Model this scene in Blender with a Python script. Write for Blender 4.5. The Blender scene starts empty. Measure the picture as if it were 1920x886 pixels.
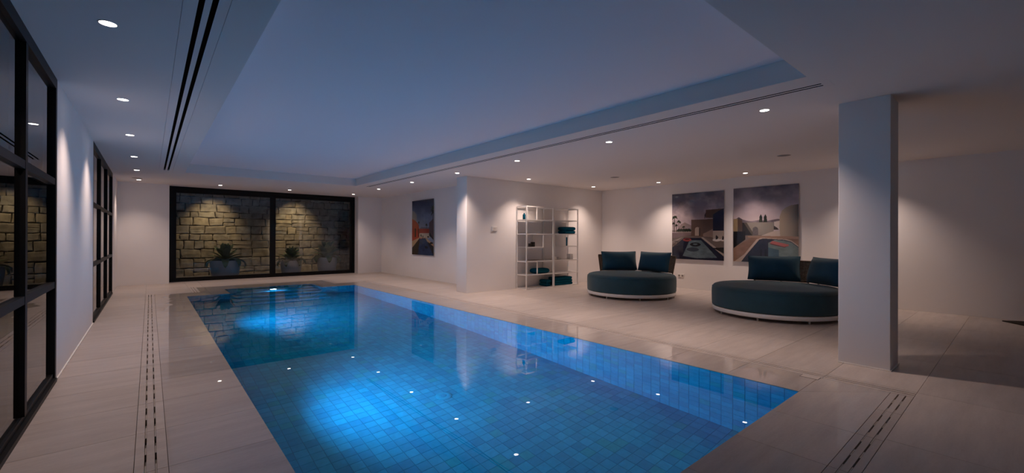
import bpy, bmesh, math, random
import numpy as np
from mathutils import Matrix, Vector

random.seed(7)
S = bpy.context.scene
COL = S.collection
PI = math.pi

# ------------------------------------------------------------------ camera
H = 2.5                      # ceiling height
CAMZ = 1.201
FPX = 806.87                 # focal length in pixels of a 1920 wide frame
yaw, pit, rol = (math.radians(a) for a in (40.092, 0.07, -0.175))
fw0 = Vector((math.sin(yaw), math.cos(yaw), 0)); rt0 = Vector((math.cos(yaw), -math.sin(yaw), 0)); up0 = Vector((0, 0, 1))
fw = fw0 * math.cos(pit) + up0 * math.sin(pit)
up1 = up0 * math.cos(pit) - fw0 * math.sin(pit)
rt = rt0 * math.cos(rol) - up1 * math.sin(rol)
up = up1 * math.cos(rol) + rt0 * math.sin(rol)
cam = bpy.data.cameras.new('camera')
cam.sensor_fit = 'HORIZONTAL'; cam.sensor_width = 36.0
cam.lens = FPX * 36.0 / 1920.0
cam.clip_start = 0.02; cam.clip_end = 200
camo = bpy.data.objects.new('camera', cam); COL.objects.link(camo)
m = Matrix.Identity(4)
for i, v in enumerate((rt, up, -fw)):
    for j in range(3): m[j][i] = v[j]
m[2][3] = CAMZ
camo.matrix_world = m
S.camera = camo

# ------------------------------------------------------------------ world, exposure, light levels
w = bpy.data.worlds.new('night_sky'); S.world = w; w.use_nodes = True
bg = w.node_tree.nodes['Background']
bg.inputs[0].default_value = (0.10, 0.14, 0.30, 1); bg.inputs[1].default_value = 0.02
S.view_settings.view_transform = 'Standard'; S.view_settings.look = 'None'
S.view_settings.exposure = 0.0; S.view_settings.gamma = 1.0
S.view_settings.use_curve_mapping = False
try:
    S.cycles.use_denoising = True
    S.cycles.max_bounces = 10; S.cycles.diffuse_bounces = 5; S.cycles.glossy_bounces = 5
    S.cycles.transmission_bounces = 8; S.cycles.transparent_max_bounces = 12
    S.cycles.caustics_refractive = True; S.cycles.caustics_reflective = False
    S.cycles.sample_clamp_indirect = 4.0
except Exception:
    pass
SPOT_W = 140.0               # each recessed downlight
SPOT_COL = (1.0, 0.765, 0.655)
POOL_W = 350.0               # each underwater lamp
POOL_COL = (0.0, 0.45, 1.0)
GARDEN_W = 110.0
GARDEN_COL = (1.0, 0.74, 0.44)

def light(name, kind, loc, energy, color, parent=None, **kw):
    L = bpy.data.lights.new(name, kind); L.energy = energy; L.color = color
    for k, v in kw.items():
        if k not in ('aim',): setattr(L, k, v)
    o = bpy.data.objects.new(name, L); COL.objects.link(o); o.location = loc
    if 'aim' in kw: o.rotation_euler = Vector(kw['aim']).to_track_quat('-Z', 'Y').to_euler()
    if parent: o.parent = parent
    return o

# two warm spotlights under the eave outside, washing the stone wall
for gx in (1.49, 3.83):
    light('garden_light', 'SPOT', (gx, 15.35, 2.95), GARDEN_W, GARDEN_COL, aim=(0, 0.80, -1.5), spot_size=math.radians(66), spot_blend=1.0, shadow_soft_size=0.04)

# ------------------------------------------------------------------ helpers
def tag(o, label=None, cat=None, group=None, kind=None):
    if label: o['label'] = label
    if cat: o['category'] = cat
    if group: o['group'] = group
    if kind: o['kind'] = kind
    return o

def thing(name, label, cat, loc=(0, 0, 0), rz=0.0, group=None):
    o = bpy.data.objects.new(name, None); COL.objects.link(o)
    o.empty_display_size = 0.1; o.location = loc; o.rotation_euler = (0, 0, rz)
    return tag(o, label, cat, group)

class MB:
    def __init__(s): s.v = []; s.f = []; s.m = []
    def add(s, vs, fs, mi=0):
        b = len(s.v); s.v += [tuple(p) for p in vs]
        s.f += [tuple(i + b for i in f) for f in fs]; s.m += [mi] * len(fs); return s
    def box(s, x0, x1, y0, y1, z0, z1, mi=0):
        vs = [(x0, y0, z0), (x1, y0, z0), (x1, y1, z0), (x0, y1, z0), (x0, y0, z1), (x1, y0, z1), (x1, y1, z1), (x0, y1, z1)]
        return s.add(vs, [(3, 2, 1, 0), (4, 5, 6, 7), (0, 1, 5, 4), (1, 2, 6, 5), (2, 3, 7, 6), (3, 0, 4, 7)], mi)
    def prism(s, poly, z0, z1, mi=0):
        n = len(poly); vs = [(x, y, z0) for x, y in poly] + [(x, y, z1) for x, y in poly]
        fs = [tuple(range(n - 1, -1, -1)), tuple(range(n, 2 * n))] + [(i, (i + 1) % n, n + (i + 1) % n, n + i) for i in range(n)]
        return s.add(vs, fs, mi)
    def lathe(s, prof, n=32, c=(0, 0, 0), mi=0, closed=False):
        vs = []; fs = []
        for r, z in prof:
            for k in range(n):
                a = 2 * PI * k / n; vs.append((c[0] + r * math.cos(a), c[1] + r * math.sin(a), c[2] + z))
        P = len(prof)
        for i in range(P - 1 + (1 if closed else 0)):
            a = i; b = (i + 1) % P
            for k in range(n):
                k2 = (k + 1) % n; fs.append((a * n + k, a * n + k2, b * n + k2, b * n + k))
        if not closed:
            fs.append(tuple(range(n - 1, -1, -1))); fs.append(tuple((P - 1) * n + k for k in range(n)))
        return s.add(vs, fs, mi)
    def tube(s, pts, r, n=8, mi=0):
        pts = [Vector(p) for p in pts]; vs = []; fs = []; prev = None
        for i, p in enumerate(pts):
            d = (pts[min(i + 1, len(pts) - 1)] - pts[max(i - 1, 0)]).normalized()
            a = Vector((0, 0, 1)) if abs(d.z) < 0.9 else Vector((1, 0, 0))
            u = d.cross(a).normalized(); q = d.cross(u)
            for k in range(n):
                t = 2 * PI * k / n; vs.append(p + u * (r * math.cos(t)) + q * (r * math.sin(t)))
        for i in range(len(pts) - 1):
            for k in range(n): fs.append((i * n + k, i * n + (k + 1) % n, (i + 1) * n + (k + 1) % n, (i + 1) * n + k))
        fs.append(tuple(range(n))); fs.append(tuple((len(pts) - 1) * n + k for k in range(n - 1, -1, -1)))
        return s.add(vs, fs, mi)
    def mesh(s, name, mats, smooth=False):
        me = bpy.data.meshes.new(name); me.from_pydata(s.v, [], s.f)
        for mt in (mats if isinstance(mats, (list, tuple)) else [mats]): me.materials.append(mt)
        me.polygons.foreach_set('material_index', s.m)
        bm = bmesh.new(); bm.from_mesh(me); bmesh.ops.recalc_face_normals(bm, faces=bm.faces); bm.to_mesh(me); bm.free()
        if smooth:
            me.polygons.foreach_set('use_smooth', [True] * len(me.polygons))
            try: me.set_sharp_from_angle(angle=math.radians(40))
            except Exception: pass
        me.update(); return me
    def build(s, name, mats, parent=None, smooth=False, loc=None):
        o = bpy.data.objects.new(name, s.mesh(name, mats, smooth)); COL.objects.link(o)
        if parent: o.parent = parent
        if loc: o.location = loc
        return o

def inst(name, me, parent, loc=(0, 0, 0), rz=0.0):
    o = bpy.data.objects.new(name, me); COL.objects.link(o); o.parent = parent; o.location = loc
    if rz: o.rotation_euler = (0, 0, rz)
    return o

def bevel(o, wd=0.004, seg=2):
    b = o.modifiers.new('bevel', 'BEVEL'); b.width = wd; b.segments = seg; b.limit_method = 'ANGLE'; b.angle_limit = math.radians(40); return o

def struct(o, label=None): return tag(o, label, kind='structure')

def copy_tree(o, parent=None, loc=None, rz=None):
    c = o.copy(); COL.objects.link(c)
    if parent: c.parent = parent
    if loc is not None: c.location = loc
    if rz is not None: c.rotation_euler = (0, 0, rz)
    for ch in list(o.children): copy_tree(ch, c)
    return c

# ------------------------------------------------------------------ materials
def mat(name, col, rough=0.5, metal=0.0, spec=0.5, noise=None, bump=None, emit=None, coat=0.0, coat_rough=0.05, sheen=0.0, space='world'):
    """noise=(scale, amount[, (sx,sy,sz)]) varies the colour; bump=(scale, strength[, (sx,sy,sz)])"""
    M = bpy.data.materials.new(name); M.use_nodes = True
    nt = M.node_tree; N = nt.nodes; L = nt.links; b = N['Principled BSDF']
    b.inputs['Base Color'].default_value = (*col, 1); b.inputs['Roughness'].default_value = rough
    b.inputs['Metallic'].default_value = metal; b.inputs['Specular IOR Level'].default_value = spec
    b.inputs['Coat Weight'].default_value = coat; b.inputs['Coat Roughness'].default_value = coat_rough
    if sheen: b.inputs['Sheen Weight'].default_value = sheen
    if emit: b.inputs['Emission Color'].default_value = (*emit[0], 1); b.inputs['Emission Strength'].default_value = emit[1]
    def pos(sc):
        if space == 'world': out = N.new('ShaderNodeNewGeometry').outputs['Position']
        else: out = N.new('ShaderNodeTexCoord').outputs['Object']
        mp = N.new('ShaderNodeMapping'); mp.inputs['Scale'].default_value = sc; L.new(out, mp.inputs[0]); return mp.outputs[0]
    if noise:
        t = N.new('ShaderNodeTexNoise'); t.inputs['Scale'].default_value = noise[0]; t.inputs['Detail'].default_value = 5
        L.new(pos(noise[2] if len(noise) > 2 else (1, 1, 1)), t.inputs['Vector'])
        r = N.new('ShaderNodeValToRGB'); a = noise[1]
        r.color_ramp.elements[0].position = 0.3; r.color_ramp.elements[1].position = 0.7
        r.color_ramp.elements[0].color = (*[c * (1 - a) for c in col], 1); r.color_ramp.elements[1].color = (*[min(1, c * (1 + a)) for c in col], 1)
        L.new(t.outputs[0], r.inputs[0]); L.new(r.outputs[0], b.inputs['Base Color'])
    if bump:
        t = N.new('ShaderNodeTexNoise'); t.inputs['Scale'].default_value = bump[0]; t.inputs['Detail'].default_value = 6
        L.new(pos(bump[2] if len(bump) > 2 else (1, 1, 1)), t.inputs['Vector'])
        q = N.new('ShaderNodeBump'); q.inputs['Strength'].default_value = bump[1]; q.inputs['Distance'].default_value = 0.01
        L.new(t.outputs[0], q.inputs['Height']); L.new(q.outputs[0], b.inputs['Normal'])
    return M

def glass_mat(name, tint=(0.92, 0.95, 0.95), ior=1.5):
    M = bpy.data.materials.new(name); M.use_nodes = True; nt = M.node_tree; N = nt.nodes; L = nt.links
    N.remove(N['Principled BSDF']); out = N['Material Output']
    tr = N.new('ShaderNodeBsdfTransparent'); tr.inputs[0].default_value = (*tint, 1)
    gl = N.new('ShaderNodeBsdfGlossy'); gl.inputs['Roughness'].default_value = 0.0; gl.inputs[0].default_value = (1, 1, 1, 1)
    fr = N.new('ShaderNodeFresnel'); fr.inputs['IOR'].default_value = ior
    mx = N.new('ShaderNodeMixShader'); L.new(fr.outputs[0], mx.inputs[0]); L.new(tr.outputs[0], mx.inputs[1]); L.new(gl.outputs[0], mx.inputs[2]); L.new(mx.outputs[0], out.inputs[0])
    return M

def stone_mat(name, wet):
    M = bpy.data.materials.new(name); M.use_nodes = True; nt = M.node_tree; N = nt.nodes; L = nt.links; b = N['Principled BSDF']
    g = N.new('ShaderNodeNewGeometry')
    def nz(scale, sc, det=6):
        mp = N.new('ShaderNodeMapping'); mp.inputs['Scale'].default_value = sc; mp.inputs['Rotation'].default_value = (0, 0, 0.12)
        L.new(g.outputs['Position'], mp.inputs[0]); t = N.new('ShaderNodeTexNoise'); t.inputs['Scale'].default_value = scale; t.inputs['Detail'].default_value = det
        t.inputs['Roughness'].default_value = 0.65; L.new(mp.outputs[0], t.inputs['Vector']); return t.outputs[0]
    a = nz(2.0, (0.8, 5.0, 1)); c = nz(60.0, (0.5, 1.6, 1), 3)
    mx = N.new('ShaderNodeMath'); mx.operation = 'MULTIPLY_ADD'; mx.inputs[1].default_value = 0.35; L.new(c, mx.inputs[0]); L.new(a, mx.inputs[2])
    r = N.new('ShaderNodeValToRGB'); r.color_ramp.elements[0].position = 0.42; r.color_ramp.elements[1].position = 0.95
    r.color_ramp.elements[0].color = (0.405, 0.345, 0.315, 1); r.color_ramp.elements[1].color = (0.545, 0.475, 0.435, 1)
    L.new(mx.outputs[0], r.inputs[0])
    oi = N.new('ShaderNodeObjectInfo'); mr = N.new('ShaderNodeMapRange'); mr.inputs[3].default_value = 0.93; mr.inputs[4].default_value = 1.05
    L.new(oi.outputs['Random'], mr.inputs[0])
    vm = N.new('ShaderNodeVectorMath'); vm.operation = 'SCALE'; L.new(r.outputs[0], vm.inputs[0]); L.new(mr.outputs[0], vm.inputs[3])
    b.inputs['Roughness'].default_value = 0.42; b.inputs['Specular IOR Level'].default_value = 0.35
    bp = N.new('ShaderNodeBump'); bp.inputs['Strength'].default_value = 0.10; bp.inputs['Distance'].default_value = 0.004; L.new(mx.outputs[0], bp.inputs['Height']); L.new(bp.outputs[0], b.inputs['Normal'])
    if wet:                       # a film of overflow water between the pool edge and the drain
        sx = N.new('ShaderNodeSeparateXYZ'); L.new(g.outputs['Position'], sx.inputs[0])
        n2 = nz(1.6, (1, 1, 1), 2)
        ma = N.new('ShaderNodeMath'); ma.operation = 'MULTIPLY_ADD'; ma.inputs[1].default_value = 0.5; L.new(n2, ma.inputs[0])
        yk = N.new('ShaderNodeMapRange'); yk.inputs[1].default_value = 7.0; yk.inputs[2].default_value = 9.5; yk.inputs[3].default_value = 0.5; yk.inputs[4].default_value = 0.0; L.new(sx.outputs[1], yk.inputs[0])
        ad = N.new('ShaderNodeMath'); ad.operation = 'ADD'; L.new(sx.outputs[0], ad.inputs[0]); L.new(yk.outputs[0], ad.inputs[1]); L.new(ad.outputs[0], ma.inputs[2])
        k = N.new('ShaderNodeMapRange'); k.inputs[1].default_value = 0.50; k.inputs[2].default_value = 0.54; L.new(ma.outputs[0], k.inputs[0])
        L.new(k.outputs[0], b.inputs['Coat Weight']); b.inputs['Coat Roughness'].default_value = 0.015; b.inputs['Coat IOR'].default_value = 1.36
        dk = N.new('ShaderNodeMapRange'); dk.inputs[3].default_value = 1.0; dk.inputs[4].default_value = 0.97; L.new(k.outputs[0], dk.inputs[0])
        v2 = N.new('ShaderNodeVectorMath'); v2.operation = 'SCALE'; L.new(vm.outputs[0], v2.inputs[0]); L.new(dk.outputs[0], v2.inputs[3]); L.new(v2.outputs[0], b.inputs['Base Color'])
    else:
        L.new(vm.outputs[0], b.inputs['Base Color'])
    return M

M_wall = mat('white_plaster', (0.86, 0.825, 0.805), 0.85, spec=0.25, bump=(9, 0.06), noise=(1.5, 0.015))
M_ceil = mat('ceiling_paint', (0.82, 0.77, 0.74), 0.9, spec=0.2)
M_recess = mat('recess_painted_glow', (0.92, 0.87, 0.89), 0.9, spec=0.2)  # ceiling paint made lighter and bluer: pool glow put into the colour
M_black = mat('black_steel', (0.006, 0.006, 0.0065), 0.45, spec=0.2, noise=(3, 0.1))
M_dark = mat('dark_void', (0.006, 0.006, 0.006), 0.9, spec=0.1)
M_white = mat('white_powder_coat', (0.82, 0.79, 0.76), 0.45)
M_trim = mat('white_trim', (0.8, 0.76, 0.73), 0.5)
M_stone = stone_mat('stone_floor', False)
M_wet = stone_mat('wet_stone_rim', True)
M_grout = mat('floor_grout', (0.20, 0.175, 0.16), 0.9)
M_channel = mat('drain_channel', (0.02, 0.018, 0.016), 0.8)
M_bar = mat('drain_bar', (0.42, 0.36, 0.31), 0.5, noise=(20, 0.1))
M_glass = glass_mat('window_glass')
M_lens = mat('lamp_lens', (1, 1, 1), 0.5, emit=((1, 0.90, 0.84), 14.0))
M_grey = mat('speaker_cloth', (0.30, 0.27, 0.26), 0.9, bump=(400, 0.2))
POOLC = [(0.02, 0.47, 0.62), (0.02, 0.42, 0.58), (0.025, 0.51, 0.66), (0.02, 0.47, 0.53), (0.015, 0.38, 0.55)]
M_pool = [mat('pool_tile_%d' % i, c, 0.5, spec=0.03, noise=(25, 0.08)) for i, c in enumerate(POOLC)]
M_pgrout = mat('pool_grout', (0.015, 0.28, 0.40), 0.8, spec=0.03)
M_poollens = mat('pool_lamp_lens', (1, 1, 1), 0.3, emit=((0.55, 0.75, 1.0), 25.0))
M_steel = mat('brushed_steel', (0.5, 0.5, 0.5), 0.3, metal=1.0)
M_teal = mat('teal_upholstery', (0.030, 0.074, 0.092), 0.9, spec=0.2, bump=(260, 0.12), noise=(6, 0.08), sheen=0.25)
M_cush = mat('teal_cushion', (0.024, 0.070, 0.098), 0.9, spec=0.2, bump=(260, 0.12), noise=(6, 0.10), sheen=0.15)
M_towel = mat('teal_terry', (0.004, 0.085, 0.135), 1.0, spec=0.1, bump=(300, 0.5), noise=(40, 0.2))
M_rope = mat('woven_rope', (0.13, 0.075, 0.045), 0.85, bump=(150, 0.4), noise=(60, 0.3))
M_brown = mat('dark_glass_candle', (0.03, 0.018, 0.012), 0.25)
M_paper = mat('magazine_paper', (0.22, 0.16, 0.14), 0.5)
M_frost = mat('frosted_white', (0.72, 0.68, 0.64), 0.35)
M_shade = mat('painted_shadow', (0.02, 0.016, 0.013), 0.95, bump=(200, 0.4))  # shadow tone put into the colour of the sheet by the right wall
M_leaf = [mat('agave_leaf_%d' % i, c, 0.5, noise=(6, 0.25), space='obj') for i, c in enumerate([(0.20, 0.27, 0.16), (0.27, 0.34, 0.17), (0.15, 0.22, 0.15)])]
M_pot = mat('white_planter', (0.78, 0.80, 0.84), 0.6, noise=(3, 0.05))
M_soil = mat('planter_soil', (0.03, 0.022, 0.016), 0.95, bump=(60, 0.6))
ROCKC = [(0.42, 0.35, 0.27), (0.37, 0.31, 0.245), (0.46, 0.38, 0.28), (0.34, 0.295, 0.25), (0.41, 0.36, 0.30)]
M_rock = [mat('field_stone_%d' % i, c, 0.95, spec=0.15, noise=(6, 0.32), bump=(9, 1.0)) for i, c in enumerate(ROCKC)]
M_mortar = mat('dark_mortar', (0.05, 0.042, 0.034), 0.95, bump=(40, 0.5))
M_ground = mat('garden_gravel', (0.16, 0.14, 0.12), 0.95, bump=(60, 0.8), noise=(40, 0.3))

def water_mat():
    M = bpy.data.materials.new('pool_water'); M.use_nodes = True; nt = M.node_tree; N = nt.nodes; L = nt.links
    N.remove(N['Principled BSDF']); g = N.new('ShaderNodeBsdfGlass'); g.inputs['IOR'].default_value = 1.333; g.inputs['Roughness'].default_value = 0.0
    ge = N.new('ShaderNodeNewGeometry'); t = N.new('ShaderNodeTexNoise'); t.inputs['Scale'].default_value = 3.0; t.inputs['Detail'].default_value = 1.0
    L.new(ge.outputs['Position'], t.inputs['Vector'])
    b = N.new('ShaderNodeBump'); b.inputs['Strength'].default_value = 0.004; b.inputs['Distance'].default_value = 0.01
    L.new(t.outputs[0], b.inputs['Height']); L.new(b.outputs[0], g.inputs['Normal']); L.new(g.outputs[0], N['Material Output'].inputs[0])
    return M
M_water = water_mat()

# ------------------------------------------------------------------ main dimensions
XL, XR, XB = -0.594, 9.732, 5.98        # left wall, right wall, wall with the narrow picture
YN, YS, YB, YW = -3.0, 7.635, 13.94, 14.25   # near wall, shelf wall, back wall, garden window plane
PIER_X, PIER_Y = 5.165, 8.02
PX0, PX1, PY0, PY1 = 0.572, 3.893, 1.13, 10.72   # pool
AX0, AX1, AY = 1.30, 3.135, 11.66                # step alcove
PD = -1.22                                       # pool floor
# drain ring, outer and inner edge
OX0, OX1, OY0, OY1 = -0.060, 4.578, 0.530, 11.485
IX0, IX1, IY0, IY1 = 0.080, 4.418, 0.665, 11.345
BX0, BX1, BY = 0.690, 3.760, 12.55               # drain bump round the alcove (outer)
CX0, CX1, CY = 0.835, 3.620, 12.41               # (inner)
PITCH, YOFF = 0.587, 2.870
XP, XOFF = 1.200, 3.370

# ------------------------------------------------------------------ floor: grout bed + stone tiles
def breaks(a, b, off, pitch):
    k = math.ceil((a - off) / pitch); o = [a]
    while off + k * pitch < b - 0.05:
        x = off + k * pitch
        if x > a + 0.05: o.append(x)
        k += 1
    return o + [b]

SLAB = MB()
regions_dry = [(XL, OX0, YN, YB), (OX0, XR, YN, OY0), (OX1, XR, OY0, YS), (OX1, PIER_X, YS, PIER_Y), (OX1, XB, PIER_Y, YB),
               (OX0, BX0, OY1, YB), (BX1, OX1, OY1, YB), (BX0, BX1, BY, YB), (0.378, 5.19, YB, YW + 0.10)]
regions_wet = [(IX0, PX0, PY0, PY1), (PX1, IX1, PY0, PY1), (IX0, AX0, PY1, IY1), (AX1, IX1, PY1, IY1),
               (CX0, AX0, IY1, AY), (AX1, CX1, IY1, AY), (CX0, CX1, AY, CY)]
for x0, x1, y0, y1 in regions_dry: SLAB.box(x0, x1, y0, y1, -0.20, -0.006)
for x0, x1, y0, y1 in [(IX0, PX0 - 0.03, IY0, IY1), (PX1 + 0.03, IX1, IY0, IY1), (PX0 - 0.03, PX1 + 0.03, IY0, PY0 - 0.03), (PX0 - 0.03, AX0 - 0.03, PY1 + 0.03, IY1),
                       (AX1 + 0.03, PX1 + 0.03, PY1 + 0.03, IY1), (CX0, AX0 - 0.03, IY1, CY), (AX1 + 0.03, CX1, IY1, CY), (AX0 - 0.03, AX1 + 0.03, AY + 0.03, CY)]:
    SLAB.box(x0, x1, y0, y1, -0.012, -0.006)
for x0, x1, y0, y1 in [(OX0, IX0, OY0, OY1), (IX1, OX1, OY0, OY1), (IX0, IX1, OY0, IY0), (IX0, BX0, IY1, OY1), (CX1, IX1, IY1, OY1),
                       (BX0, CX0, IY1, BY), (CX1, BX1, OY1, BY), (CX0, CX1, CY, BY)]:
    SLAB.box(x0, x1, y0, y1, -0.20, -0.040)
floor = struct(SLAB.build('floor', M_grout), 'pale stone tiled floor running all round the pool')
G = 0.0013
def tile(x0, x1, y0, y1, mt):
    MB().box(-(x1 - x0) / 2 + G, (x1 - x0) / 2 - G, -(y1 - y0) / 2 + G, (y1 - y0) / 2 - G, -0.012, 0.0).build('tile', mt, floor, loc=((x0 + x1) / 2, (y0 + y1) / 2, 0))
for mt, regs in ((M_stone, regions_dry), (M_wet, regions_wet)):
    for i, (x0, x1, y0, y1) in enumerate(regs):
        bx = [x0, x1] if x1 - x0 < 0.56 else breaks(x0, x1, XOFF, XP) if mt is M_stone else breaks(x0, x1, 3.33, PITCH)
        by = breaks(y0, y1, YOFF, PITCH)
        for a, b in zip(bx, bx[1:]):
            for c, d in zip(by, by[1:]): tile(a, b, c, d, mt)
def ptile(poly, mt):
    cx = sum(p[0] for p in poly) / len(poly); cy = sum(p[1] for p in poly) / len(poly)
    q = [(p[0] - cx + (G if p[0] < cx else -G), p[1] - cy + (G if p[1] < cy else -G)) for p in poly]
    MB().prism(q, -0.012, 0.0).build('tile', mt, floor, loc=(cx, cy, 0))
# mitred corners at the near end of the pool
ptile([(PX1, PY0), (3.33, PY0), (3.33, IY0), (IX1, IY0)], M_wet); ptile([(PX1, PY0), (IX1, IY0), (IX1, PY0)], M_wet)
ptile([(PX0, PY0), (IX0, PY0), (IX0, IY0)], M_wet); ptile([(PX0, PY0), (IX0, IY0), (0.982, IY0), (0.982, PY0)], M_wet)
for k in range(4): tile(0.982 + PITCH * k, 0.982 + PITCH * (k + 1), IY0, PY0, M_wet)

# ------------------------------------------------------------------ overflow drain round the pool
drain = thing('overflow_drain', 'narrow slotted stone overflow drain set in the floor around the pool', 'drain', (0, 0, 0))
segs = []   # (axis, across range, along range)
segs += [('y', OX0, IX0, OY0, OY1), ('y', IX1, OX1, OY0, OY1), ('x', OY0, IY0, IX0, IX1), ('x', IY1, OY1, IX0, BX0), ('x', IY1, OY1, CX1 + 0.14, IX1),
         ('y', BX0, CX0, IY1, BY), ('y', CX1, BX1, IY1, BY), ('x', CY, BY, CX0, CX1)]
cache = {}
def dpiece(name, ax, c0, c1, a0, a1, z1, mt):
    key = (name, ax, round(c1 - c0, 4), round(a1 - a0, 4))
    if key not in cache:
        hw, hl = (c1 - c0) / 2, (a1 - a0) / 2
        b = MB().box(-hw, hw, -hl, hl, -0.03, 0) if ax == 'y' else MB().box(-hl, hl, -hw, hw, -0.03, 0)
        cache[key] = b.mesh(name, mt)
    c, a = (c0 + c1) / 2, (a0 + a1) / 2
    inst(name, cache[key], drain, (c, a, z1) if ax == 'y' else (a, c, z1))
for ax, c0, c1, a0, a1 in segs:
    wd = c1 - c0
    cuts = [0.002, 0.295 * wd, 0.360 * wd, 0.605 * wd, 0.670 * wd, wd - 0.002]
    off = YOFF if ax == 'y' else 3.33
    bk = breaks(a0, a1, off, PITCH)
    for p, q in zip(bk, bk[1:]):
        for i in (0, 2, 4): dpiece('stone_strip', ax, c0 + cuts[i], c0 + cuts[i + 1], p + 0.0015, q - 0.0015, 0.0, M_stone)
        if q - p > 0.45:
            for i in (1, 3):
                for u, v in ((0, 0.085), (0.235, 0.335), (0.485, q - p)):
                    dpiece('slot_bar', ax, c0 + cuts[i] + 0.0018, c0 + cuts[i + 1] - 0.0012, p + u, p + v, -0.002, M_bar)

# ------------------------------------------------------------------ walls and ceiling
DY0, DY1 = -3.0, 10.97      # left diffuser
EY0, EY1 = 1.03, 11.13      # right diffuser
DXa, DXb, EXa, EXb = 0.135, 0.345, 4.262, 4.448
RX0, RX1, RY0, RY1, RZ = 0.549, 4.048, 1.127, 11.078, 2.685
xs = sorted([XL - 2.6, DXa, DXb, RX0, RX1, EXa, EXb, XR + 0.2]); ys = sorted([YN - 0.2, RY0, RY1, DY1, EY0, EY1, YW + 0.25])
cb = MB()
def inr(x, y, r): return r[0] < x < r[1] and r[2] < y < r[3]
HO = [(RX0, RX1, RY0, RY1), (DXa, DXb, DY0 - 1, DY1), (EXa, EXb, EY0, EY1)]
for i in range(len(xs) - 1):
    for j in range(len(ys) - 1):
        if not any(inr((xs[i] + xs[i + 1]) / 2, (ys[j] + ys[j + 1]) / 2, r) for r in HO):
            cb.box(xs[i], xs[i + 1], ys[j], ys[j + 1], H, 2.80)
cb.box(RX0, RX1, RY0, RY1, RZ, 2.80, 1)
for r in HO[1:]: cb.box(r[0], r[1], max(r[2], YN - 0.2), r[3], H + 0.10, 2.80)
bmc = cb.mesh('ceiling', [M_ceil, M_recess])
ceiling = bpy.data.objects.new('ceiling', bmc); COL.objects.link(ceiling); struct(ceiling, 'plain plaster ceiling with a long shallow recess over the pool')

GL1, GL2a, GL2b = 5.20, 8.20, 12.22      # glazing 1 ends, glazing 2 starts / ends
wl = MB().box(XL - 0.16, XL, GL1, GL2a, -0.15, H).box(XL - 0.16, XL, GL2b, YB + 0.1, -0.15, H)
struct(wl.build('wall_left', M_wall), 'white wall between and beyond the two black glazed screens')
wbk = MB().box(XL - 0.16, 0.378, YB, YW + 0.25, -0.15, H).box(5.19, XB + 0.3, YB, YW + 0.25, -0.15, H)
struct(wbk.build('wall_back', M_wall), 'white back wall either side of the garden window')
struct(MB().box(XB, XB + 0.3, PIER_Y, YB, -0.15, H).build('wall_alcove', M_wall), 'white wall carrying the narrow picture')
struct(MB().box(PIER_X, XR + 0.2, YS, PIER_Y, -0.15, H).build('wall_middle', M_wall), 'white wall behind the metal shelves')
struct(MB().box(XR, XR + 0.2, YN - 0.2, YS, -0.15, H).build('wall_right', M_wall), 'white wall carrying the two large pictures')
struct(MB().box(XL - 2.6, XR + 0.2, YN - 0.2, YN, -0.15, H).build('wall_near', M_wall), 'white wall behind the viewer')
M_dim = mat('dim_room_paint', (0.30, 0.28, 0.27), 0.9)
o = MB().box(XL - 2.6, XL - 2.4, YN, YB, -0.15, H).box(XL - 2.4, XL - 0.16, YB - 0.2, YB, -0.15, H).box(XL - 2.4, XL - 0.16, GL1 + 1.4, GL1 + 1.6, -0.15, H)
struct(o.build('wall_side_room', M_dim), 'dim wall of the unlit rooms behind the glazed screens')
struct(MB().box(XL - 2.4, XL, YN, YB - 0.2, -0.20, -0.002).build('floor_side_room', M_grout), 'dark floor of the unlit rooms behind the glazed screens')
pil = struct(MB().box(5.111, 5.478, 0.770, 1.155, 0.0, H).build('wall_pillar', M_wall), 'square white pillar between the pool and the daybeds')
bevel(pil, 0.004, 2)
bb = MB().box(5.103, 5.486, 0.762, 0.770, 0, 0.008).box(5.103, 5.111, 0.770, 1.155, 0, 0.008).box(5.478, 5.486, 0.770, 1.155, 0, 0.008)
struct(bb.build('baseboard_pillar', M_trim), 'thin white joint line round the foot of the pillar')
struct(MB().box(XL, XL + 0.010, GL1, GL2a, 0, 0.012).build('baseboard_left', M_trim), 'thin white joint line at the foot of the left wall')

# ------------------------------------------------------------------ steel framed glazing on the left
def glazing(name, y0, y1, mull, label):
    root = bpy.data.objects.new(name, None); COL.objects.link(root); root.location = (XL - 0.03, y0, 0); struct(root, label)
    L = y1 - y0; F0, F1 = -0.035, 0.030
    for a in (0.0, L - 0.06): MB().box(F0, F1, a, a + 0.06, 0.0, H).build('post', M_black, root)
    MB().box(F0, F1, 0.06, L - 0.06, H - 0.085, H).build('top_rail', M_black, root)
    MB().box(F0, F1 + 0.012, 0.06, L - 0.06, 0.0, 0.03).box(F0, F1 - 0.012, 0.06, L - 0.06, 0.03, 0.065).build('bottom_rail', M_black, root)
    ys_ = [0.06] + [v for mu in mull for v in (mu - y0 - 0.03, mu - y0 + 0.03)] + [L - 0.06]
    for mu in mull: MB().box(F0, F1 - 0.002, mu - y0 - 0.03, mu - y0 + 0.03, 0.065, H - 0.085).build('mullion', M_black, root)
    for k in range(0, len(ys_), 2):
        for z in (0.795, 1.645):
            MB().box(F0, F1 - 0.004, ys_[k], ys_[k + 1], z - 0.026, z + 0.026).build('transom', M_black, root)
        for za, zb in ((0.065, 0.769), (0.821, 1.619), (1.671, H - 0.085)):
            MB().box(-0.004, 0.004, ys_[k], ys_[k + 1], za, zb).build('pane', M_glass, root)
    return root
glazing('window_1', YN, GL1, [4.06 - 1.11 * k for k in range(7)][::-1][1:], 'near black steel framed glass screen on the left wall')
glazing('window_2', GL2a, GL2b, [9.47, 10.83], 'far black steel framed glass screen on the left wall')

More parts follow.
